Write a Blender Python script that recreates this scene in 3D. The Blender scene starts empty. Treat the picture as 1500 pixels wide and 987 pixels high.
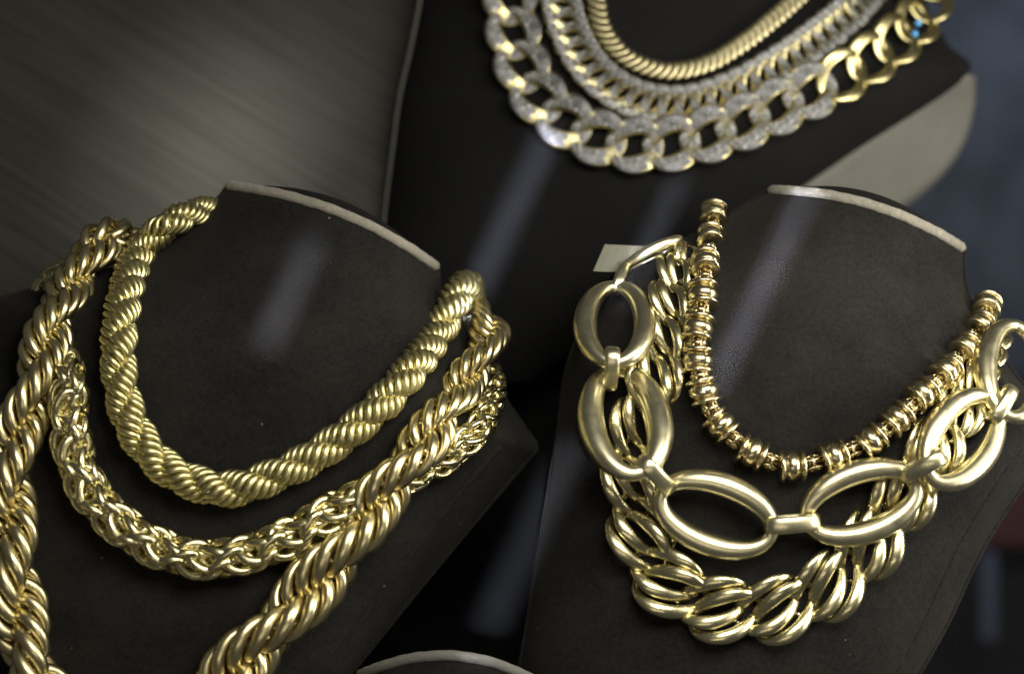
import bpy, math, random
from math import sin, cos, pi, radians
from mathutils import Vector, Matrix
from mathutils.bvhtree import BVHTree
random.seed(7)
S = bpy.context.scene
COL = S.collection

# ------------------------------------------------------------------ camera
PX = 0.00015                 # one photograph pixel at the focus distance, in metres
DIST = 2600                  # focus distance in the same pixels (39 cm)
PITCH, ROLL = radians(34), radians(18)
F = Vector((0, cos(PITCH), -sin(PITCH)))
R0, U0 = Vector((1, 0, 0)), Vector((0, sin(PITCH), cos(PITCH)))
R = R0*cos(ROLL) + U0*sin(ROLL)
U = U0*cos(ROLL) - R0*sin(ROLL)
BK = -F
CENTRE = Vector((0, 0, 0.16))
CAM = CENTRE - F*(DIST*PX)

def W(px, py, z=0.0):
    """point seen at a photograph pixel, z pixels in front of the plane of focus"""
    d = (DIST - z)
    k = d/DIST
    return CAM + (F*d + R*((px-750)*k) + U*((493.5-py)*k))*PX

cd = bpy.data.cameras.new('camera')
cam = bpy.data.objects.new('camera', cd); COL.objects.link(cam)
M = Matrix((R, U, BK)).transposed().to_4x4(); M.translation = CAM
cam.matrix_world = M
cd.sensor_width = 36; cd.sensor_fit = 'HORIZONTAL'
cd.lens = 36*DIST/1500
cd.clip_start = 0.005; cd.clip_end = 50
cd.dof.use_dof = True
cd.dof.focus_distance = (DIST-60)*PX
cd.dof.aperture_fstop = (cd.lens/1000)/(62*PX)
S.camera = cam

# ------------------------------------------------------------------ world, lamps, exposure
w = bpy.data.worlds.new('World'); S.world = w; w.use_nodes = True
bg = w.node_tree.nodes['Background']
bg.inputs[0].default_value = (1.0, 0.97, 0.9, 1); bg.inputs[1].default_value = 0.062

def area(name, loc, target, sx, sy, power, col=(1, 1, 1), spread=180, up=None):
    l = bpy.data.lights.new(name, 'AREA'); l.shape = 'RECTANGLE'
    l.size, l.size_y = sx*PX, sy*PX
    l.energy = power; l.color = col; l.spread = radians(spread)
    o = bpy.data.objects.new(name, l); COL.objects.link(o)
    z = (loc-target).normalized()
    x = (up or U).cross(z).normalized(); y = z.cross(x)
    m = Matrix((x, y, z)).transposed().to_4x4(); m.translation = loc
    o.matrix_world = m
    return o
KEYCOL = (1.0, 0.96, 0.84)
area('window_strip_lamp', W(1900, -700, 1300), W(1050, 620, 0), 1300, 640, 0.66, KEYCOL)
area('side_strip_lamp', W(2600, 500, 500), W(1150, 620, 0), 240, 900, 0.42, KEYCOL)
area('low_fill_strip', W(700, 1800, 1500), W(750, 700, 0), 1100, 120, 0.035, (1.0, 0.88, 0.68))  # added low strip, gives the gold a warm reflection from below
# added narrow beams that stand in for window-glass reflections over the velvet
STREAK = (R*-0.42+U*-0.9).normalized()
area('reflection_beam', W(760, 200, 1700), W(742, 330, -330), 16, 330, 0.0042, (0.75, 0.8, 1.0), 2.2, STREAK)
area('reflection_beam', W(1100, 250, 1700), W(1120, 420, -60), 16, 330, 0.0042, (0.75, 0.8, 1.0), 2.2, STREAK)
area('reflection_beam', W(450, 250, 1700), W(425, 430, 0), 12, 170, 0.0016, (0.75, 0.8, 1.0), 2.6, STREAK)
area('reflection_beam', W(980, 260, 1700), W(955, 350, -200), 10, 220, 0.0016, (0.75, 0.8, 1.0), 2, STREAK)
area('reflection_beam', W(760, 800, 1700), W(770, 800, -400), 24, 330, 0.0028, (0.75, 0.8, 1.0), 2.5, STREAK)
area('wall_glow_beam', W(420, -300, 500), W(300, 260, -620), 60, 320, 0.009, (1.0, 0.98, 0.88), 26, STREAK)  # wider beam, also added, for the soft glow on the brushed panel
S.view_settings.view_transform = 'Standard'; S.view_settings.look = 'None'
S.view_settings.exposure = 0.0; S.view_settings.gamma = 1.0
S.render.engine = 'CYCLES'
S.cycles.use_denoising = True
S.cycles.max_bounces = 8; S.cycles.glossy_bounces = 5

# ------------------------------------------------------------------ materials
def mat(name):
    m = bpy.data.materials.new(name); m.use_nodes = True
    nt = m.node_tree
    return m, nt, nt.nodes['Principled BSDF']
def node(nt, typ, **kw):
    n = nt.nodes.new(typ)
    for k, v in kw.items():
        if k in n.inputs: n.inputs[k].default_value = v
        else: setattr(n, k, v)
    return n

def gold(name, c1, c2, rough=0.22, bump=0.12, scale=1600):
    m, nt, b = mat(name)
    tc = node(nt, 'ShaderNodeTexCoord')
    nz = node(nt, 'ShaderNodeTexNoise', Scale=260.0, Detail=9.0, Roughness=0.68)
    geo = node(nt, 'ShaderNodeNewGeometry')
    nt.links.new(geo.outputs['Position'], nz.inputs['Vector'])
    mx = node(nt, 'ShaderNodeMix', data_type='RGBA')
    nt.links.new(nz.outputs['Fac'], mx.inputs['Factor'])
    mx.inputs[6].default_value = (*c1, 1); mx.inputs[7].default_value = (*c2, 1)
    nt.links.new(mx.outputs[2], b.inputs['Base Color'])
    b.inputs['Metallic'].default_value = 1
    n2 = node(nt, 'ShaderNodeTexNoise', Scale=float(scale), Detail=3.0)
    nt.links.new(geo.outputs['Position'], n2.inputs['Vector'])
    mr = node(nt, 'ShaderNodeMapRange'); mr.inputs[3].default_value = rough*0.55; mr.inputs[4].default_value = rough*1.6
    nt.links.new(nz.outputs['Fac'], mr.inputs[0]); nt.links.new(mr.outputs[0], b.inputs['Roughness'])
    bp = node(nt, 'ShaderNodeBump', Strength=bump, Distance=0.0002)
    nt.links.new(n2.outputs['Fac'], bp.inputs['Height']); nt.links.new(bp.outputs[0], b.inputs['Normal'])
    return m
G_FINE = gold('pale_yellow_gold', (0.688, 0.635, 0.346), (0.636, 0.566, 0.272), 0.358)
G_THICK = gold('warm_yellow_gold', (0.705, 0.613, 0.372), (0.675, 0.595, 0.318), 0.291)
G_BYZ = gold('bright_yellow_gold', (0.688, 0.618, 0.337), (0.671, 0.618, 0.385), 0.246)
G_BEAD = gold('antique_gold', (0.623, 0.552, 0.356), (0.557, 0.476, 0.271), 0.246)
G_OVAL = gold('satin_pale_gold', (0.736, 0.688, 0.473), (0.702, 0.645, 0.413), 0.302, 0.05)
G_CURB = gold('polished_gold', (0.688, 0.635, 0.407), (0.645, 0.583, 0.339), 0.258)
G_BACK = gold('deep_yellow_gold', (0.654, 0.580, 0.305), (0.550, 0.470, 0.225), 0.291)
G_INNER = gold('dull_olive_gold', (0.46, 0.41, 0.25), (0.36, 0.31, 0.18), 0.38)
DARKG, nt, b = mat('dark_gold')  # darker gold for the connector loops and pins
b.inputs['Base Color'].default_value = (0.46, 0.38, 0.21, 1); b.inputs['Metallic'].default_value = 1; b.inputs['Roughness'].default_value = 0.3

PAVE, nt, b = mat('pave_setting')
b.inputs['Base Color'].default_value = (0.17, 0.17, 0.175, 1); b.inputs['Metallic'].default_value = 1; b.inputs['Roughness'].default_value = 0.55
STONE, nt, b = mat('small_clear_stones')
oi = node(nt, 'ShaderNodeNewGeometry')
rp = node(nt, 'ShaderNodeMapRange'); rp.inputs[3].default_value = 0.10; rp.inputs[4].default_value = 0.5
nt.links.new(oi.outputs['Random Per Island'], rp.inputs[0])
nt.links.new(rp.outputs[0], b.inputs['Base Color'])
b.inputs['Metallic'].default_value = 0.25; b.inputs['Roughness'].default_value = 0.32
BLUE, nt, b = mat('blue_stone')
b.inputs['Base Color'].default_value = (0.10, 0.36, 0.75, 1); b.inputs['Metallic'].default_value = 0.3; b.inputs['Roughness'].default_value = 0.1

def velvet(name, c, c2, sheen=0.35, speck=True):
    m, nt, b = mat(name)
    geo = node(nt, 'ShaderNodeNewGeometry')
    n1 = node(nt, 'ShaderNodeTexNoise', Scale=45.0, Detail=6.0, Roughness=0.65)
    n2 = node(nt, 'ShaderNodeTexNoise', Scale=2600.0, Detail=2.0)
    for n in (n1, n2): nt.links.new(geo.outputs['Position'], n.inputs['Vector'])
    n3 = node(nt, 'ShaderNodeTexNoise', Scale=1100.0, Detail=3.0)
    nt.links.new(geo.outputs['Position'], n3.inputs['Vector'])
    av = node(nt, 'ShaderNodeMix', data_type='FLOAT'); av.inputs[0].default_value = 0.38
    nt.links.new(n1.outputs['Fac'], av.inputs[2]); nt.links.new(n3.outputs['Fac'], av.inputs[3])
    cr = node(nt, 'ShaderNodeValToRGB')
    cr.color_ramp.elements[0].position = 0.36; cr.color_ramp.elements[0].color = (*c, 1)
    cr.color_ramp.elements[1].position = 0.68; cr.color_ramp.elements[1].color = (*c2, 1)
    nt.links.new(av.outputs[0], cr.inputs[0])
    out = cr.outputs[0]
    if speck:                                   # lint and dust lying on the nap
        v = node(nt, 'ShaderNodeTexVoronoi', Scale=520.0)
        nt.links.new(geo.outputs['Position'], v.inputs['Vector'])
        lt = node(nt, 'ShaderNodeMath', operation='LESS_THAN'); lt.inputs[1].default_value = 0.13
        nt.links.new(v.outputs['Distance'], lt.inputs[0])
        sp = node(nt, 'ShaderNodeSeparateColor'); nt.links.new(v.outputs['Color'], sp.inputs[0])
        g = node(nt, 'ShaderNodeMath', operation='GREATER_THAN'); g.inputs[1].default_value = 0.984
        nt.links.new(sp.outputs[0], g.inputs[0])
        mu = node(nt, 'ShaderNodeMath', operation='MULTIPLY'); nt.links.new(lt.outputs[0], mu.inputs[0]); nt.links.new(g.outputs[0], mu.inputs[1])
        mx = node(nt, 'ShaderNodeMix', data_type='RGBA'); mx.inputs[7].default_value = (0.10, 0.095, 0.085, 1)
        nt.links.new(mu.outputs[0], mx.inputs['Factor']); nt.links.new(out, mx.inputs[6]); out = mx.outputs[2]
    nt.links.new(out, b.inputs['Base Color'])
    b.inputs['Roughness'].default_value = 0.9
    b.inputs['Specular IOR Level'].default_value = 0.15
    b.inputs['Sheen Weight'].default_value = sheen; b.inputs['Sheen Roughness'].default_value = 0.5
    b.inputs['Sheen Tint'].default_value = (0.5, 0.47, 0.43, 1)
    bp = node(nt, 'ShaderNodeBump', Strength=0.5, Distance=0.0003)
    nt.links.new(n2.outputs['Fac'], bp.inputs['Height']); nt.links.new(bp.outputs[0], b.inputs['Normal'])
    return m
VELVET = velvet('charcoal_brown_velvet', (0.0055, 0.0052, 0.0049), (0.0195, 0.0176, 0.0158), 0.042)
VELVET_B = velvet('black_velvet', (0.005, 0.005, 0.005), (0.008, 0.008, 0.008), 0.015, False)
CREAM = velvet('cream_suede', (0.18, 0.168, 0.14), (0.31, 0.29, 0.245), 0.1, False)
CREAMD = velvet('grey_beige_suede', (0.135, 0.132, 0.12), (0.19, 0.185, 0.165), 0.1, False)

# ------------------------------------------------------------------ object helpers
def mesh(name, verts, faces, material, smooth=True):
    me = bpy.data.meshes.new(name); me.from_pydata([tuple(v) for v in verts], [], faces)
    me.materials.append(material)
    if smooth: me.polygons.foreach_set('use_smooth', [True]*len(me.polygons))
    me.update()
    return me
def thing(name, label, cat, loc, group=None):
    o = bpy.data.objects.new(name, None); COL.objects.link(o); o.location = loc
    o.empty_display_size = 0.01
    o['label'] = label; o['category'] = cat
    if group: o['group'] = group
    return o
def part(name, me, parent, world=None, kind=None):
    """a mesh under its thing; world = its world matrix"""
    o = bpy.data.objects.new(name, me); COL.objects.link(o); o.parent = parent
    wm = Matrix.Identity(4) if world is None else world
    base = BASES.get(parent.name)
    if base is None:
        base = Matrix.Translation(parent.location)
    o.matrix_basis = base.inverted() @ wm
    BASES[o.name] = wm
    if kind: o['kind'] = kind
    return o
BASES = {}
def struct(name, me, kind='structure', label=None):
    o = bpy.data.objects.new(name, me); COL.objects.link(o); o['kind'] = kind
    if label: o['label'] = label
    return o

def frame(x, y, z, p, sc=1.0):
    m = Matrix((x*sc, y*sc, z*sc)).transposed().to_4x4(); m.translation = p
    return m

def spow(v, e): return math.copysign(abs(v)**e, v)
def sweep(name, curve, zdirs, wr, wz, material, nsec=10, closed=True, ex=1.0, flat_back=0.0, taper=None):
    """sweep a rounded section along a curve; wr, wz = functions of index -> half sizes"""
    n = len(curve); V = []; Fc = []
    for i in range(n):
        if closed: t = curve[(i+1) % n]-curve[i-1]
        else: t = curve[min(i+1, n-1)]-curve[max(i-1, 0)]
        t.normalize(); zd = zdirs[i]; zd = (zd - t*zd.dot(t)).normalized(); sd = zd.cross(t)
        for j in range(nsec):
            a = 2*pi*j/nsec
            zc = spow(sin(a), ex)*wz(i)
            if zc < 0: zc *= (1-flat_back)
            V.append(curve[i] + sd*(spow(cos(a), ex)*wr(i)) + zd*zc)
    m = n if closed else n-1
    for i in range(m):
        for j in range(nsec):
            a, b_ = i*nsec+j, i*nsec+(j+1) % nsec
            c, d = ((i+1) % n)*nsec+(j+1) % nsec, ((i+1) % n)*nsec+j
            Fc.append((a, b_, c, d))
    if not closed:
        Fc.append(tuple(range(nsec-1, -1, -1))); Fc.append(tuple((n-1)*nsec+j for j in range(nsec)))
    return V, Fc
def join(*vf):
    V, Fc = [], []
    for v, f in vf:
        o = len(V); V += v; Fc += [tuple(i+o for i in q) for q in f]
    return V, Fc
def px(V): return [Vector(v)*PX for v in V]

def oval_ring(a, b_, wr, wz=None, n=28, nsec=10, ex=1.0):
    wz = wz or wr
    c = [Vector((a*cos(2*pi*i/n), b_*sin(2*pi*i/n), 0)) for i in range(n)]
    return sweep('', c, [Vector((0, 0, 1))]*n, lambda i: wr, lambda i: wz, None, nsec, True, ex)
def curb_ring(L, Wd, tw, wr, wz, n=36, nsec=10, ex=0.75, off=0.0, skew=0.0, taper=0.0, dip=0.0, sq=1.0):
    c, zd = [], []
    for i in range(n):
        t = 2*pi*i/n; a = tw*cos(t)
        y0 = Wd*spow(sin(t), sq)
        x = L*cos(t) + skew*y0
        z = Vector((0, -sin(a), cos(a)))
        c.append(Vector((x, y0*cos(a), y0*sin(a)-dip*cos(t)**2)) + z*off); zd.append(z)
    tp = lambda i: 1-taper+taper*abs(sin(2*pi*i/n))
    return sweep('', c, zd, lambda i: wr*tp(i), lambda i: wz*tp(i), None, nsec, True, ex)
def lathe_x(profile, n=24):
    V, Fc = [], []
    for (x, r) in profile:
        for j in range(n):
            V.append(Vector((x, r*cos(2*pi*j/n), r*sin(2*pi*j/n))))
    for i in range(len(profile)-1):
        for j in range(n):
            Fc.append((i*n+j, i*n+(j+1) % n, (i+1)*n+(j+1) % n, (i+1)*n+j))
    Fc.append(tuple(range(n-1, -1, -1))); Fc.append(tuple((len(profile)-1)*n+j for j in range(n)))
    return V, Fc

def crom(p0, p1, p2, p3, t):
    return 0.5*((2*p1) + (p2-p0)*t + (2*p0-5*p1+4*p2-p3)*t*t + (3*p1-p0-3*p2+p3)*t*t*t)
class Path:
    """smooth curve through world points with an outward normal and a scale"""
    def __init__(self, pts, nrm, sc):
        P = [pts[0]*2-pts[1]] + pts + [pts[-1]*2-pts[-2]]
        Nn = [nrm[0]] + nrm + [nrm[-1]]; Sc = [sc[0]] + sc + [sc[-1]]
        self.p, self.n, self.s = [], [], []
        for i in range(len(pts)-1):
            for k in range(40):
                t = k/40
                self.p.append(crom(P[i], P[i+1], P[i+2], P[i+3], t))
                self.n.append(Nn[i+1].lerp(Nn[i+2], t)); self.s.append(Sc[i+1]*(1-t)+Sc[i+2]*t)
        self.p.append(pts[-1]); self.n.append(nrm[-1]); self.s.append(sc[-1])
        self.d = [0.0]
        for a, b_ in zip(self.p, self.p[1:]): self.d.append(self.d[-1]+(b_-a).length)
        self.len = self.d[-1]
    def at(self, s):
        s = max(0, min(self.len*0.99999, s))
        lo, hi = 0, len(self.d)-1
        while hi-lo > 1:
            m = (lo+hi)//2
            if self.d[m] <= s: lo = m
            else: hi = m
        f = (s-self.d[lo])/max(1e-12, self.d[hi]-self.d[lo])
        p = self.p[lo].lerp(self.p[hi], f)
        a, b_ = max(0, lo-3), min(len(self.p)-1, hi+3)
        T = (self.p[b_]-self.p[a]).normalized()
        N = self.n[lo].lerp(self.n[hi], f); N = (N-T*N.dot(T)).normalized()
        return p, T, N.cross(T), N, self.s[lo]*(1-f)+self.s[hi]*f
    def s_near(self, q):
        i = min(range(len(self.p)), key=lambda k: (self.p[k]-q).length_squared)
        return self.d[i]

# ------------------------------------------------------------------ setting
def quad(name, corners, nx=1, ny=1):
    a, b_, c, d = corners
    V, Fc = [], []
    for j in range(ny+1):
        for i in range(nx+1):
            V.append(a.lerp(b_, i/nx).lerp(d.lerp(c, i/nx), j/ny))
    for j in range(ny):
        for i in range(nx):
            q = j*(nx+1)+i; Fc.append((q, q+1, q+nx+2, q+nx+1))
    return V, Fc
# shelf the busts stand on: level, below everything
zfloor = min(W(x, 1420, -250).z for x in (0, 800))
def prism(poly, z0, z1):
    n = len(poly)
    V = [Vector((x, y, z0)) for x, y in poly] + [Vector((x, y, z1)) for x, y in poly]
    Fc = [tuple(range(n-1, -1, -1)), tuple(range(n, 2*n))] + [(i, (i+1) % n, n+(i+1) % n, n+i) for i in range(n)]
    return V, Fc
V, Fc = prism([(-0.32, -0.12), (0.105, -0.12), (0.105, 0.16), (-0.32, 0.16)], zfloor-0.012, zfloor)
struct('display_shelf', mesh('display_shelf', V, Fc, VELVET_B, False))

c4 = [W(585, 335, -530), W(1010, 335, -530), W(1010, 1500, -560), W(585, 1500, -560)]
b4_ = [p+F*(60*PX) for p in c4]
struct('display_riser', mesh('display_riser', c4+b4_, [(3, 2, 1, 0), (4, 5, 6, 7), (0, 1, 5, 4), (1, 2, 6, 5), (2, 3, 7, 6), (3, 0, 4, 7)], VELVET_B, False))
# brushed panel behind the left bust
BRUSH, nt, b = mat('brushed_grey_panel')
tc = node(nt, 'ShaderNodeTexCoord'); mp = node(nt, 'ShaderNodeMapping')
mp.inputs['Scale'].default_value = (10, 620, 1)
nt.links.new(tc.outputs['Object'], mp.inputs['Vector'])
nz = node(nt, 'ShaderNodeTexNoise', Scale=1.0, Detail=5.0, Roughness=0.7); nt.links.new(mp.outputs[0], nz.inputs['Vector'])
cr = node(nt, 'ShaderNodeValToRGB')
cr.color_ramp.elements[0].position = 0.3; cr.color_ramp.elements[0].color = (0.020, 0.020, 0.017, 1)
cr.color_ramp.elements[1].position = 0.7; cr.color_ramp.elements[1].color = (0.072, 0.071, 0.060, 1)
nt.links.new(nz.outputs['Fac'], cr.inputs[0]); nt.links.new(cr.outputs[0], b.inputs['Base Color'])
b.inputs['Roughness'].default_value = 0.6; b.inputs['Metallic'].default_value = 0.1
bp = node(nt, 'ShaderNodeBump', Strength=0.25, Distance=0.0003); nt.links.new(nz.outputs['Fac'], bp.inputs['Height']); nt.links.new(bp.outputs[0], b.inputs['Normal'])
x0, x1, y0, y1, pt = -0.22, 0.143, -0.2, 0.2, 0.004
o = struct('back_wall', mesh('back_wall', [Vector(v) for v in ((x0, y0, 0), (x1, y0, 0), (x1, y1, 0), (x0, y1, 0), (x0, y0, -pt), (x1, y0, -pt), (x1, y1, -pt), (x0, y1, -pt))],
    [(0, 1, 2, 3), (7, 6, 5, 4), (0, 4, 5, 1), (1, 5, 6, 2), (2, 6, 7, 3), (3, 7, 4, 0)], BRUSH, False))
xr = (R*cos(radians(-33)) + U*sin(radians(-33)) + BK*0.10).normalized()
zr = (BK - xr*BK.dot(xr)).normalized()
zr = (zr + (U*0.25)).normalized(); xr = (xr - zr*xr.dot(zr)).normalized()
o.matrix_world = frame(xr, zr.cross(xr), zr, W(-150, 100, -620))

# ------------------------------------------------------------------ busts
def make_bust(label, rows, thick, rim_mat, base, edge_mat=None, left_trim=None, rim=True, NR=72, NC=64, vm=None, name='necklace_bust', trim_mat=None, cap=True, hem=0):
    """rows: (lx, ly, rx, ry, z_edge, bulge, power, bow) from the neck down"""
    vm = vm or VELVET
    t = thing(name, label, 'necklace bust', base, 'velvet necklace display busts')
    def row(f):
        f *= len(rows)-1; i = min(int(f), len(rows)-2); f -= i
        q = [rows[max(0, min(len(rows)-1, i+k))] for k in (-1, 0, 1, 2)]
        return [crom(q[0][k], q[1][k], q[2][k], q[3][k], f) for k in range(8)]
    def pt(rw, u, dz=0.0, du=0.0):
        lx, ly, rx, ry, ze, bu, po, bow = rw
        x, y = lx+(rx-lx)*u, ly+(ry-ly)*u
        dx, dy = rx-lx, ry-ly; L = math.hypot(dx, dy)
        k = abs(2*u-1)
        up = bow*(1-k*k)+du
        x += dy/L*up; y -= dx/L*up
        z = ze + bu*max(0, 1-k**po)**(1/max(1.6, po*0.7))
        return W(x, y, z+dz)
    us = [0.5-0.5*cos(pi*j/NC) for j in range(NC+1)]
    V = [pt(row(i/NR), u) for i in range(NR+1) for u in us]
    n1 = NC+1
    Fc = [(i*n1+j, (i+1)*n1+j, (i+1)*n1+j+1, i*n1+j+1) for i in range(NR) for j in range(NC)]
    part('velvet_front', mesh('velvet_front', V, Fc, vm), t)
    bvh = BVHTree.FromPolygons(V, Fc)
    # back and sides
    def edge(i, right, dz, out):
        rw = row(i/NR); lx, ly, rx, ry, ze = rw[:5]
        dx, dy = rx-lx, ry-ly; L = math.hypot(dx, dy)
        s = 1 if right else -1
        x, y = (rx, ry) if right else (lx, ly)
        return W(x+s*dx/L*out, y+s*dy/L*out, ze+dz)
    for right in (False, True):
        V2 = []
        for i in range(NR+1):
            V2 += [edge(i, right, -1.0, -1.0), edge(i, right, -4, 1.2), edge(i, right, -thick*0.5, 2), edge(i, right, -thick, -2)]
        F2 = [(i*4+k, i*4+k+1, (i+1)*4+k+1, (i+1)*4+k) for i in range(NR) for k in range(3)]
        part('side_panel', mesh('side_panel', V2, F2, edge_mat or vm), t)
    V3 = []
    for i in range(NR+1):
        a, b_ = edge(i, False, -thick-.5, -2), edge(i, True, -thick-.5, -2)
        V3 += [a, b_]
    F3 = [(2*i, 2*i+1, 2*i+3, 2*i+2) for i in range(NR)]
    part('back_panel', mesh('back_panel', V3, F3, edge_mat or vm), t)
    if rim:
        r0 = row(0)
        V4 = []
        for j in range(NC+1):
            k = sin(pi*us[j])**0.8
            u2 = 0.04+0.92*us[j]
            V4 += [pt(r0, us[j], -2), pt(r0, u2, -6, 10*k+3), pt(r0, u2, -22, 18*k+2), pt(r0, u2, -60, 15*k), pt(r0, u2, -thick, 4*k)]
        F4 = [(j*5+k, (j+1)*5+k, (j+1)*5+k+1, j*5+k+1) for j in range(NC) for k in range(4)]
        if cap: part('neck_cap', mesh('neck_cap', V4, F4, VELVET_B), t)
        cv = [pt(r0, 0.004+0.992*u, 1.5, 2.5+0.25*sin(31*u)+0.15*sin(67*u)) for u in us]
        zd = [BK]*len(cv)
        V5, F5 = sweep('', cv, zd, lambda i: (7.6+0.3*sin(i*1.7))*PX*min(1, 0.35+0.22*min(i, len(cv)-1-i)), lambda i: 5*PX, None, 10, False)
        part('neck_rim', mesh('neck_rim', V5, F5, rim_mat), t)
    for side in (left_trim or ()):
        cv = [edge(i, side == 'R', 1.5, 1) for i in range(NR+1)]
        V6, F6 = sweep('', cv, [BK]*len(cv), lambda i: 4.2*PX, lambda i: 4.5*PX, None, 8, False)
        part('edge_piping', mesh('edge_piping', V6, F6, trim_mat or rim_mat), t)
    if hem:
        k0 = int(NR*hem)
        cv = [pt(row(i/NR), 0.945, -1.0) for i in range(k0, NR+1)]
        V7, F7 = sweep('', cv, [BK]*len(cv), lambda i: 4.5*PX, lambda i: 3.2*PX, None, 8, False)
        part('stitched_hem', mesh('stitched_hem', V7, F7, vm), t)
    return t, bvh

b1_rows = [
    (331, 274, 640, 394, -95, 95, 2.0, 23),
    (292, 318, 647, 440, -95, 125, 2.0, 20),
    (215, 372, 688, 505, -90, 150, 2.1, 20),
    (115, 405, 735, 580, -75, 160, 2.3, 14),
    (20, 430, 768, 628, -60, 165, 2.5, 8),
    (-20, 445, 784, 655, -55, 165, 2.6, 8),
    (-60, 480, 768, 676, -50, 165, 2.6, 6),
    (-160, 560, 712, 742, -40, 160, 2.8, 0),
    (-230, 740, 612, 862, -25, 150, 2.8, 0),
    (-240, 920, 512, 985, -10, 140, 2.8, 0),
    (-200, 1120, 390, 1130, 0, 120, 2.8, 0),
    (-140, 1300, 260, 1290, 0, 90, 2.8, 0)]
bust1, bvh1 = make_bust('charcoal velvet bust on the left wearing the twisted rope chains', b1_rows, 110, CREAM, W(60, 1330, -60), left_trim=('R',), trim_mat=VELVET, hem=0.52)
b2_rows = [
    (1126, 281, 1411, 366, -95, 95, 2.0, 22),
    (1085, 306, 1414, 420, -95, 125, 2.0, 19),
    (1010, 350, 1440, 478, -90, 150, 2.1, 18),
    (905, 400, 1495, 560, -80, 160, 2.3, 10),
    (838, 520, 1565, 625, -60, 165, 2.6, 6),
    (818, 640, 1512, 690, -50, 160, 2.8, 0),
    (797, 770, 1440, 800, -35, 150, 2.8, 0),
    (778, 890, 1385, 915, -20, 140, 2.8, 0),
    (757, 1010, 1325, 1020, -10, 130, 2.8, 0),
    (720, 1230, 1200, 1230, 0, 110, 2.8, 0),
    (700, 1330, 1120, 1320, 0, 90, 2.8, 0)]
bust2, bvh2 = make_bust('charcoal velvet bust on the right wearing the large oval link chain', b2_rows, 110, CREAM, W(910, 1340, -60), left_trim=('L', 'R'), trim_mat=VELVET, hem=0.46)
Z3 = -430
b3_rows = [
    (655, -420, 1180, -300, Z3-60, 150, 2.0, 26),
    (640, -210, 1270, -160, Z3-50, 165, 2.1, 16),
    (625, -50, 1335, -30, Z3-40, 165, 2.3, 8),
    (606, 60, 1385, 62, Z3-25, 165, 2.5, 4),
    (588, 140, 1414, 112, Z3-10, 160, 2.6, 2),
    (577, 220, 1250, 222, Z3, 155, 2.6, 0),
    (566, 310, 1118, 312, Z3+10, 140, 2.6, 0),
    (558, 400, 990, 400, Z3+20, 130, 2.6, 0),
    (548, 560, 780, 560, Z3+20, 80, 2.6, 0)]
bust3, bvh3 = make_bust('black velvet bust at the back wearing the stone set curb chain', b3_rows, 60, CREAM, W(680, 600, Z3-40), edge_mat=None, left_trim=('L',), vm=VELVET_B, trim_mat=CREAMD, name='necklace_bust')
# its broad pale side wing under the right shoulder
f = []
for i in range(25):
    u = i/24
    top = Vector((1416+(1150-1416)*u, 108+(292-108)*u)) + Vector((0, -6*sin(pi*u)))
    bot = Vector((1426+(1230-1426)*u**1.6, 112+(352-112)*u**0.58))
    row_ = []
    for j in range(9):
        v = j/8; q = top.lerp(bot, v)
        row_.append(W(q.x, q.y, Z3-12-170*v**1.1-14*sin(pi*v)))
    f.append(row_)
V = [p for r_ in f for p in r_]
Fc = [(i*9+j, i*9+j+1, (i+1)*9+j+1, (i+1)*9+j) for i in range(24) for j in range(8)]
wing_me = mesh('side_wing', V, Fc, CREAMD)
o = part('side_wing', wing_me, bust3)
sm = o.modifiers.new('thickness', 'SOLIDIFY'); sm.thickness = 5*PX; sm.offset = -1
Z4 = 130
b4_rows = [
    (524, 992, 812, 1018, Z4-90, 80, 2.0, 42),
    (505, 1050, 815, 1075, Z4-90, 110, 2.0, 26),
    (440, 1130, 880, 1160, Z4-80, 130, 2.2, 14),
    (380, 1210, 960, 1240, Z4-70, 130, 2.6, 0),
    (400, 1400, 860, 1420, Z4-40, 110, 2.6, 0)]
bust4, bvh4 = make_bust('grey rimmed bust neck just peeking in at the bottom edge', b4_rows, 80, CREAMD, W(630, 1420, Z4-60), cap=False)

# ------------------------------------------------------------------ chain paths
def depth_of(bvh, x, y):
    d = (W(x, y, 0)-CAM).normalized()
    h = bvh.ray_cast(CAM, d)
    if h[0] is None: return None, None
    z = DIST - (h[0]-CAM).dot(F)/PX
    n = h[1]
    if n.dot(d) > 0: n = -n
    return z, n
def chain_path(bvh, pts, lift, face=0.8):
    P, Nn, Sc = [], [], []
    for q in pts:
        x, y = q[0], q[1]; z = q[2] if len(q) > 2 else None; sc = q[3] if len(q) > 3 else 1.0
        sz, n = depth_of(bvh, x, y)
        if z is None: z = (sz if sz is not None else -60)+lift*sc
        if n is None or n.dot(BK) < 0.15: n = BK
        P.append(W(x, y, z)); Nn.append((n+BK*face).normalized()); Sc.append(sc)
    return Path(P, Nn, Sc)

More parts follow.
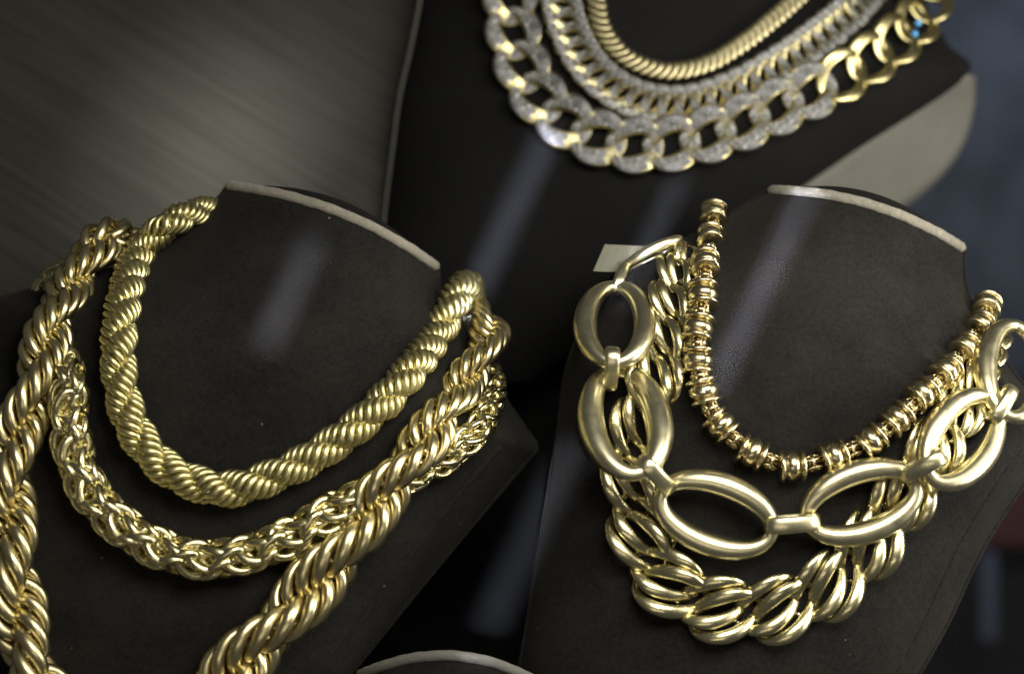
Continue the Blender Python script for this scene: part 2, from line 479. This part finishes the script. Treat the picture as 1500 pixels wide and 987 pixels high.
# --- rope chains: oval wire rings stacked along two twisted strands
def rope(name, label, path, lam, a, ring_me, beta, per, group, s0=0.0, jit=0.03, phase=0.0):
    p0 = path.at(path.len*0.5)[0]
    t = thing(name, label, 'necklace', p0, group)
    s, ph, n = s0, phase, 0
    while s < path.len:
        p, T, Y, N, sc = path.at(s)
        for i in range(1):
            f = -ph + i*pi
            rad = N*cos(f)+Y*sin(f); th = -(-N*sin(f)+Y*cos(f))
            l = T*cos(beta)-th*sin(beta)       # the wire ring itself carries the twist
            r2 = rad
            zz = l.cross(r2)
            j = 1+random.uniform(-jit, jit)
            part('link', ring_me, t, frame(l, r2, zz, p+rad*(a*sc*PX), sc*j)); n += 1
        ds = lam/per*sc
        s += ds*PX; ph += 2*pi/per
    print(name, n)
    return t
FINE = [(345, 322, -160, .8), (318, 308, -110, .82), (285, 312, -60, .84), (245, 330, -25, .9), (205, 370, None, .95), (184, 430, None), (174, 500, None), (178, 570, None), (200, 635, None), (250, 690, None), (330, 716, None), (410, 693, None), (480, 655, None), (545, 605, None), (600, 545, None), (640, 490, -12), (668, 438, -50), (684, 420, -110), (688, 440, -190)]
pf = chain_path(bvh1, FINE, 26)
ring_f = mesh('rope_link', *[x for x in ((lambda v: (px(v[0]), v[1]))(curb_ring(18.5, 23, -0.8, 4.2, 5.0, 32, 8, 1.0)))], G_FINE)
rope('rope_chain', 'slim pale gold rope chain lying innermost on the left bust', pf, 100, 0, ring_f, 0.0, 15, 'twisted rope chains')

THICK = [(215, 395, -140, 0.72), (185, 352, -90, 0.72), (150, 356, -40, 0.74), (112, 408, 5, 0.77), (72, 490, None, 0.79), (48, 575, None, 0.81), (20, 660, None, 0.85), (14, 750, None, 0.88), (22, 850, None, 0.92), (36, 945, None, 0.95), (80, 1040, None, 0.97), (180, 1090, None, 1.01), (290, 1040, None, 1.03), (368, 955, None, 1.03), (470, 845, None, 0.99), (553, 735, None, 0.92), (622, 645, None, 0.83), (676, 568, 35, 0.74), (712, 510, -15, 0.70), (716, 472, -70, 0.67), (692, 462, -150, 0.63), (670, 480, -200, 0.63)]
pt_ = chain_path(bvh1, THICK, 40)
ring_t = mesh('rope_link', *[x for x in ((lambda v: (px(v[0]), v[1]))(curb_ring(40, 37, -0.36, 9.2, 9.8, 44, 12, 1.0)))], G_THICK)
rope('rope_chain', 'thick warm gold rope chain, loosest and outermost on the left bust', pt_, 292, 0, ring_t, 0.0, 13, 'twisted rope chains', phase=0.6)

# --- byzantine chain
BYZ = [(100, 396, -130, .7), (68, 424, -60, .75), (78, 480, -10, .85), (100, 550, None, .92), (104, 640, None), (130, 715, None), (190, 778, None), (270, 815, None), (350, 812, None), (430, 783, None), (500, 742, None), (580, 705, None, .9), (650, 672, None, .8), (700, 628, None, .75), (722, 575, -40, .7), (715, 540, -110, .65)]
pb = chain_path(bvh1, BYZ, 24)
byz = thing('byzantine_chain', 'knotty gold byzantine link chain between the two rope chains', 'necklace', pb.at(pb.len/2)[0])
ring_b = mesh('byzantine_link', *(lambda v: (px(v[0]), v[1]))(oval_ring(20, 12.5, 6.8, 6.4, 24, 8)), G_BYZ)
s = 0; n = 0; row_i = 0
while s < pb.len:
    for k in range(4):
        j = lambda a: random.uniform(-a, a)
        p, T, Y, N, sc = pb.at(s+j(3)*PX)
        f = k*pi/2 + (pi/4 if row_i % 2 else 0) + j(.15)
        rad = N*cos(f)+Y*sin(f); tan = Y*cos(f)-N*sin(f)
        sg = 1 if (row_i//2+k) % 2 else -1
        lng = T*cos(.45*sg+j(.15))+tan*sin(.45*sg)
        b2 = (tan*cos(.75*sg+j(.2))+rad*sin(.75*sg)); b2 = (b2-lng*b2.dot(lng)).normalized(); lng.normalize()
        part('link', ring_b, byz, frame(lng, b2, lng.cross(b2), p+rad*(14*sc*PX), sc)); n += 1
    s += 15.8*sc*PX; row_i += 1
print('byz', n)

# --- bead chain on the right bust
BEADS = [(1046, 316, -70, .95), (1041, 348, -30, .9), (1034, 386, None, .92), (1030, 432, None), (1023, 481, None), (1023, 528, None), (1031, 573, None), (1056, 622, None), (1101, 662, None), (1160, 682, None), (1221, 668, None), (1275, 645, None), (1314, 613, None), (1350, 578, None), (1384, 546, None), (1412, 511, None, .95), (1434, 478, -20, .95), (1446, 449, -60, .95)]
pbd = chain_path(bvh2, [(1052, 296, -110, .9)]+BEADS+[(1448, 428, -120, .9)], 22)
bead_t = thing('bead_chain', 'fine gold chain of barrel beads high on the right bust', 'necklace', pbd.at(pbd.len/2)[0])
prof = [(-14, 6), (-13.5, 13)] + [(-11+22*i/14, 13.5+6.8*sin(pi*i/14)**0.75) for i in range(1, 14)] + [(13.5, 13), (14, 6)]
bead_me = mesh('bead', *(lambda v: (px(v[0]), v[1]))(lathe_x(prof)), G_BEAD)
disc_p = [(-3, 7), (-3, 18.5), (-2, 20.7), (0, 21.6), (2, 20.7), (3, 18.5), (3, 7)]
ring_p = [(-3.4, 5), (-3.2, 11), (-2, 13.6), (0, 14.6), (2, 13.6), (3.2, 11), (3.4, 5)]
small_me = mesh('small_ring', *(lambda v: (px(v[0]), v[1]))(lathe_x(ring_p, 18)), G_BEAD)
disc_me = mesh('spacer_disc', *(lambda v: (px(v[0]), v[1]))(lathe_x(disc_p)), G_BEAD)
loop_me = mesh('connector_loop', *(lambda v: (px(v[0]), v[1]))(oval_ring(10, 5, 2.1, 2.1, 18, 7)), DARKG)
pin_me = mesh('connector_pin', *(lambda v: (px(v[0]), v[1]))(lathe_x([(-13, 3), (-13, 4.5), (13, 4.5), (13, 3)], 8)), DARKG)
SB = [pbd.s_near(chain_path(bvh2, [q, (q[0]+5, q[1]+5)], 22).p[0]) for q in BEADS]
for k, s in enumerate(SB):
    p, T, Y, N, sc = pbd.at(s)
    sc *= 1.06; sw = random.uniform(-.12, .12); T2 = (T+Y*sw+N*random.uniform(-.08, .08)).normalized(); Y2 = N.cross(T2).normalized(); N2 = T2.cross(Y2)
    be = part('bead', bead_me, bead_t, frame(T2, Y2, N2, p, sc))
    for d in (-13.8, 13.8):
        part('spacer_disc', disc_me, be, frame(T2, Y2, N2, p+T2*(d*sc*PX), sc))
    if k+1 < len(SB):
        s2 = SB[k+1]; mid = (s+s2)/2; gap = (s2-s)/PX
        if gap > 30:
            q, T, Y, N, sc = pbd.at(mid)
            part('small_ring', small_me, bead_t, frame(T, Y, N, q-N*(2*PX), sc))
            part('connector_pin', pin_me, bead_t, frame(T, Y, N, q-N*(3*PX), sc*min(1.0, gap/46)))
            for (da, dy, dz, tilt) in ((0, 7, 5, 1.0), (0, -8, 4, -1.1)):
                Z = (N*cos(tilt)+Y*sin(tilt)).normalized(); yy = Z.cross(T)
                part('connector_loop', loop_me, bead_t, frame(T, yy, Z, q+T*(da*PX)+Y*(dy*PX)+N*(dz*PX), sc*random.uniform(.9, 1.05)))
# --- large oval links
oval_t = thing('oval_link_chain', 'satin gold chain of big puffed oval links on the right bust', 'necklace', W(1160, 765, 130))
def oval_mesh():
    n = 56; a, b_ = 80, 43
    c = [Vector((a*cos(2*pi*i/n), b_*sin(2*pi*i/n), 0)) for i in range(n)]
    th = lambda i: 9.5+7.5*abs(sin(2*pi*i/n))**1.6
    V, Fc = sweep('', c, [Vector((0, 0, 1))]*n, th, lambda i: 10+9*abs(sin(2*pi*i/n))**1.3, None, 16, True, 0.92, 0.35)
    return mesh('oval_link', px(V), Fc, G_OVAL)
oval_me = oval_mesh()
def orient(theta, tilt, roll):
    e1 = R*cos(theta)+U*sin(theta); e2 = U*cos(theta)-R*sin(theta)
    mj = e1*cos(tilt)+BK*sin(tilt)
    z0 = mj.cross(e2)
    mn = e2*cos(roll)+z0*sin(roll)
    return mj, mn, mj.cross(mn)
D = radians
OV = [ # cx, cy, angle of long axis, tilt, roll, scale, clearance
    (955, 371, 27, 5, 77, .58, 0),
    (901, 475, 86, -47, -6, 1.0, 14),
    (916, 617, 98, -38, 4, 1.1, 26),
    (1049, 753, -20, 3, 8, 1.0, 26),
    (1262, 735, 18, -3, 8, 1.0, 26),
    (1408, 643, 46, -25, 4, .98, 26),
    (1484, 543, 74, -34, 4, 1.0, 34)]
ENDS = []
for (x, y, th, ti, ro, sc, cl) in OV:
    mj, mn, nz = orient(D(th), D(ti), D(ro))
    z = -30
    if cl:
        z = -200
        for it in range(40):
            c = W(x, y, z); worst = 0
            for k in range(24):
                a = 2*pi*k/24; p = c+(mj*(80*cos(a))+mn*(46*sin(a)))*(sc*PX)
                q = p-CAM; dz = q.dot(F)/PX; kk = dz/DIST
                sx = 750+q.dot(R)/PX/kk; sy = 493.5-q.dot(U)/PX/kk
                zs, _n = depth_of(bvh2, sx, sy)
                if zs is not None: worst = max(worst, zs+cl-(DIST-dz))
            if worst < 1: break
            z += worst*0.7
        print('oval', x, y, round(z))
    c = W(x, y, z); ENDS.append((c-mj*(80*sc*PX), c+mj*(80*sc*PX)))
    part('oval_link', oval_me, oval_t, frame(mj, mn, nz, c, sc))
# connector: rounded band bent into a slim loop
def band_mesh():
    n = 40; c = []
    for i in range(n):
        t = 2*pi*i/n
        c.append(Vector((33*spow(cos(t), .8), 0, 17*spow(sin(t), .8))))
    V, Fc = sweep('', c, [Vector((0, 1, 0))]*n, lambda i: 5.0, lambda i: 11.5, None, 12, True, 0.8)
    return mesh('connector_link', px(V), Fc, G_OVAL)
band_me = band_mesh()
CO = [(908, 408, 68, .72), (895, 540, 86, .92), (961, 695, -46, 1.0), (1160, 766, 4, 1.05), (1350, 682, 32, .98), (1468, 592, 55, .85)]
for k, (x, y, th, sc) in enumerate(CO):
    a = min(ENDS[k], key=lambda p: (p-W(x, y, 60)).length); b_ = min(ENDS[k+1], key=lambda p: (p-W(x, y, 60)).length)
    z = DIST-((a+b_)/2-CAM).dot(F)/PX
    ti = math.atan2((a-b_).dot(BK)*(1 if (a-b_).dot(R*cos(D(th))+U*sin(D(th))) > 0 else -1), max(30*PX, abs((a-b_).dot(R*cos(D(th))+U*sin(D(th))))))
    mj, mn, nz = orient(D(th), max(-.6, min(.6, ti)), 0)
    part('connector_link', band_me, oval_t, frame(mj, mn, nz, W(x, y, z+7), sc))

# --- double curb chain below
CURB = [(1012, 366, None, .5), (994, 388, None, .62), (984, 440, None, .7), (972, 505, None, .78), (952, 575, None, .86), (932, 650, None, .86), (928, 720, None, .9), (942, 790, None, .92), (975, 850, None, .93), (1040, 888, None, .93), (1120, 895, None, .93), (1195, 872, None, .93), (1255, 822, None, .93), (1305, 755, None, .95), (1350, 690, None, .9), (1392, 625, None, .8), (1425, 565, None, .7), (1450, 510, -30, .62), (1462, 480, -90, .55)]
pc = chain_path(bvh2, CURB, 24, 2.0)
curb_t = thing('curb_chain', 'polished double curb chain lowest on the right bust, under the oval links', 'necklace', pc.at(pc.len/2)[0])
def turned(vf, ang):
    m = Matrix.Rotation(ang, 3, 'Z')
    return [m @ v for v in vf[0]], vf[1]
dc = mesh('curb_link', *(lambda v: (px(v[0]), v[1]))(turned(curb_ring(54, 29, 0.55, 11, 7.5, 56, 12, 0.9, 0, 0, .62, 24, .75), radians(27))), G_CURB)
s = 0; n = 0
while s < pc.len:
    p, T, Y, N, sc = pc.at(s)
    for d in (-1, 1):
        p, T, Y, N, sc = pc.at(s+d*11*sc*PX)
        part('curb_link', dc, curb_t, frame(T, Y, N, p-Y*(d*8*sc*PX)+N*(d*2*PX), sc)); n += 1
    s += 87*sc*PX
print('curb', n)

# --- price tag
tag = thing('price_tag', 'small cream paper price tag behind the topmost oval link', 'tag', W(905, 378, -60))
TAGM, nt, b = mat('cream_paper'); b.inputs['Base Color'].default_value = (0.2, 0.2, 0.155, 1); b.inputs['Roughness'].default_value = 0.7
rows_ = []
for i in range(7):
    u = i/6; z = -40-14*u+10*sin(pi*u)
    rows_.append((W(886+70*u, 358+3*u, z-4), W(869+70*u, 397-2*u+2*sin(pi*u), z+4)))
V = [p for r_ in rows_ for p in r_]; V += [p-BK*(2.5*PX) for p in V]
Fc = []
for i in range(6):
    a = 2*i; Fc += [(a, a+1, a+3, a+2), (a+14, a+16, a+17, a+15), (a, a+2, a+16, a+14), (a+1, a+15, a+17, a+3)]
Fc += [(0, 14, 15, 1), (12, 13, 27, 26)]
part('tag_card', mesh('tag_card', V, Fc, TAGM, False), tag)
MARKM, nt, b = mat('mark_grey'); b.inputs['Base Color'].default_value = (0.10, 0.10, 0.09, 1); b.inputs['Roughness'].default_value = 0.7
V = [W(905, 384, -30), W(932, 374, -34), W(934, 379, -34), W(907, 390, -30)]
part('tag_mark', mesh('tag_mark', V, [(3, 2, 1, 0)], MARKM, False), tag)  # one slanted grey mark across the card

# --- back bust chains
def stones(V_top, rad, seed):
    rnd = random.Random(seed); V, Fc = [], []
    for (p, n_) in V_top:
        n_ = n_.normalized(); x = n_.orthogonal().normalized(); x.rotate(Matrix.Rotation(rnd.uniform(0, 6), 3, n_)); y = n_.cross(x)
        o = len(V); r_ = rad*rnd.uniform(.85, 1.1)
        tl = Vector((rnd.uniform(-.9, .9), rnd.uniform(-.9, .9)))
        for k in range(6): V.append(p+(x*cos(k*pi/3)+y*sin(k*pi/3))*r_)
        for k in range(6): V.append(p+(x*cos(k*pi/3)+y*sin(k*pi/3))*(r_*.55)+n_*(r_*(.5+tl.x*cos(k*pi/3)*.5+tl.y*sin(k*pi/3)*.5)))
        Fc += [(o+k, o+(k+1) % 6, o+6+(k+1) % 6, o+6+k) for k in range(6)] + [tuple(o+6+k for k in range(6))]
    return V, Fc
def curb_stones(L, Wd, tw, wr, wz, skew, rows, n, rad, cut=0.0, taper=0.0, dip=0.0):
    out = []
    for i in range(n):
        t = 2*pi*i/n; a = tw*cos(t); y0 = Wd*sin(t)
        if abs(sin(t)) < cut: continue
        z = Vector((0, -sin(a), cos(a))); c = Vector((L*cos(t)+skew*y0, y0*cos(a), y0*sin(a)-dip*cos(t)**2))
        tp = 1-taper+taper*abs(sin(t))
        side = Vector((cos(t)*Wd, L*sin(t)*cos(a), L*sin(t)*sin(a))).normalized()
        for k in rows: out.append((c+z*(wz*tp*(1-0.1*abs(k)))+side*(wr*tp*k*.47), z+side*k*.2))
    return stones(out, rad, 3)
def pave_top(me, lim=0.93):
    me.materials.append(PAVE)
    for q in me.polygons:
        if q.normal.z > lim: q.material_index = 1
# inner flat cuban chain
INN = [(868, -170, None), (868, -90, None), (872, -20, None), (882, 40, None), (918, 84, None), (975, 104, None), (1035, 94, None), (1090, 62, None), (1135, 26, None), (1175, -10, None), (1225, -60, None), (1265, -110, None)]
p3 = chain_path(bvh3, INN, 14)
t3 = thing('flat_cuban_chain', 'plain gold tight cuban chain nearest the neck of the back bust', 'necklace', p3.at(p3.len/2)[0], 'chains on the back bust')
def plate_link():
    v, f_ = curb_ring(13, 3.6, 0, 8.5, 4.2, 28, 10, 0.8)
    m = Matrix.Rotation(radians(58), 3, 'Z') @ Matrix.Rotation(radians(-18), 3, 'X')
    return [m @ q for q in v], f_
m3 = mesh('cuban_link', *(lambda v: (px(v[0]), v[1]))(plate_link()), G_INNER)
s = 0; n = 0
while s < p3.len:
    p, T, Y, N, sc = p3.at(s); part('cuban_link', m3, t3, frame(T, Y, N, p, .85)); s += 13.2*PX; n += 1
print('cuban', n)
# middle stone set cuban chain
MID = [(810, -170, None), (812, -90, None), (818, -20, None), (836, 50, None), (872, 108, None), (930, 146, None), (1000, 155, None), (1070, 135, None), (1135, 100, None), (1195, 58, None), (1250, 12, None), (1290, -40, None), (1320, -110, None)]
p4 = chain_path(bvh3, MID, 15, 1.6)
t4 = thing('stone_cuban_chain', 'frosty white stone set cuban chain in the middle of the back bust', 'necklace', p4.at(p4.len/2)[0], 'chains on the back bust')
cr4 = dict(L=27, Wd=25, tw=0.4, wr=10.5, wz=5.5, skew=0, taper=.6, dip=4)
m4 = mesh('cuban_link', *(lambda v: (px(v[0]), v[1]))(turned(curb_ring(27, 25, 0.4, 10.5, 5.5, 32, 10, 0.6, 0, 0, .6, 4), radians(34))), G_BACK)
pave_top(m4)
st4 = mesh('pave_stones', *(lambda v: (px(v[0]), v[1]))(turned(curb_stones(rows=(-1.1, -.4, .4, 1.1), n=30, rad=2.5, cut=.2, **cr4), radians(34))), STONE, False)
s = 0; n = 0
while s < p4.len:
    p, T, Y, N, sc = p4.at(s); m = frame(T, Y, N, p, 1.0)
    l = part('cuban_link', m4, t4, m); part('pave_stones', st4, l, m, 'stuff'); s += 27*PX; n += 1
print('mid', n)
# outer open curb chain
OUT = [(742, -170, None), (744, -90, None), (747, -10, None), (757, 70, None), (786, 138, None), (840, 186, None), (905, 210, None), (975, 212, None), (1050, 194, None), (1115, 168, None), (1175, 140, None), (1235, 112, None), (1290, 78, -303), (1330, 44, -330), (1358, 8, -375), (1370, -60, -460)]
p5 = chain_path(bvh3, OUT, 20, 2.2)
t5 = thing('open_curb_chain', 'wide open curb chain with gold edges, outermost on the back bust', 'necklace', p5.at(p5.len/2)[0], 'chains on the back bust')
cr5 = dict(L=40, Wd=31, tw=0.4, wr=16, wz=6, skew=0, taper=.72, dip=7)
m5 = mesh('curb_link', *(lambda v: (px(v[0]), v[1]))(turned(curb_ring(40, 31, 0.4, 16, 6, 40, 12, 0.5, 0, 0, .72, 7), radians(22))), G_BACK)
m5g = mesh('curb_link', *(lambda v: (px(v[0]), v[1]))(turned(curb_ring(41, 33, 0.45, 10, 6, 40, 12, 0.6, 0, 0, .5, 7), radians(24))), G_BACK); pave_top(m5)
st5 = mesh('pave_stones', *(lambda v: (px(v[0]), v[1]))(turned(curb_stones(rows=(-1.1, -.55, 0, .55, 1.1), n=50, rad=2.6, cut=.35, **cr5), radians(22))), STONE, False)
s = 10*PX; n = 0
while s < p5.len:
    p, T, Y, N, sc = p5.at(s); m = frame(T, Y, N, p, 1.02)
    l = part('curb_link', m5 if s/p5.len < 0.70 else m5g, t5, m)
    if s/p5.len < 0.70: part('pave_stones', st5, l, m, 'stuff')
    s += 61*PX; n += 1
print('outer', n)
bs = mesh('blue_stone', *(lambda v: (px(v[0]), v[1]))(lathe_x([(-6, 1), (-4, 5), (0, 7), (4, 5), (6, 1)], 8)), BLUE)
for q in ((1345, 34), (1340, 50)):
    z, nn = depth_of(bvh3, *q)
    part('blue_stone', bs, t5, frame(R, U, BK, W(*q, -305)))

# ------------------------------------------------------------------ far background right of the busts
def plain(name, c, rough=0.7, c2=None, sc=6.0):
    m, nt, b = mat(name)
    if c2:
        g = node(nt, 'ShaderNodeNewGeometry'); n_ = node(nt, 'ShaderNodeTexNoise', Scale=sc, Detail=2.0)
        nt.links.new(g.outputs['Position'], n_.inputs['Vector'])
        mx = node(nt, 'ShaderNodeMix', data_type='RGBA'); nt.links.new(n_.outputs['Fac'], mx.inputs['Factor'])
        mx.inputs[6].default_value = (*c, 1); mx.inputs[7].default_value = (*c2, 1); nt.links.new(mx.outputs[2], b.inputs['Base Color'])
    else: b.inputs['Base Color'].default_value = (*c, 1)
    b.inputs['Roughness'].default_value = rough
    return m
BLUEW = plain('blue_grey_cloth', (0.015, 0.025, 0.04), 0.8, (0.17, 0.20, 0.27), 38.0)
ZB = -3600
c4 = [W(900, 620, ZB), W(1900, 700, ZB), W(1900, -400, ZB), W(900, -400, ZB)]
struct('shop_back_wall', mesh('shop_back_wall', *quad('', c4), BLUEW, False))
c4 = [W(900, 1500, ZB+600), W(1900, 1500, ZB+600), W(1900, 520, ZB-20), W(900, 520, ZB-20)]
struct('shop_floor', mesh('shop_floor', *quad('', c4), plain('dark_floor', (0.012, 0.013, 0.018)), False))
def far_box(name, label, cat, x0, y0, x1, y1, z, dep, material):
    t = thing(name, label, cat, W((x0+x1)/2, y1, z))
    a = [W(x0, y1, z), W(x1, y1, z), W(x1, y0, z), W(x0, y0, z)]; b_ = [p+F*(dep*PX) for p in a]
    V = a+b_; Fc = [(0, 1, 2, 3), (7, 6, 5, 4), (0, 4, 5, 1), (1, 5, 6, 2), (2, 6, 7, 3), (3, 7, 4, 0)]
    me = mesh('box_body', V, Fc, material, False)
    o = part('box_body', me, t); bv = o.modifiers.new('bevel', 'BEVEL'); bv.width = 14*PX; bv.segments = 3
    return t
far_box('storage_box', 'blurred dull red box far behind the right bust', 'box', 1430, 600, 1640, 800, ZB+700, 200, plain('dull_red', (0.10, 0.035, 0.035)))
t = far_box('metal_post', 'blurred slim blue grey post standing behind the right bust', 'post', 1438, 810, 1462, 940, ZB+900, 40, plain('blue_steel', (0.10, 0.12, 0.20), 0.4))
area('shop_lamp', W(1800, -300, ZB+1200), W(1480, 300, ZB), 900, 900, 0.12, (0.85, 0.92, 1.0))
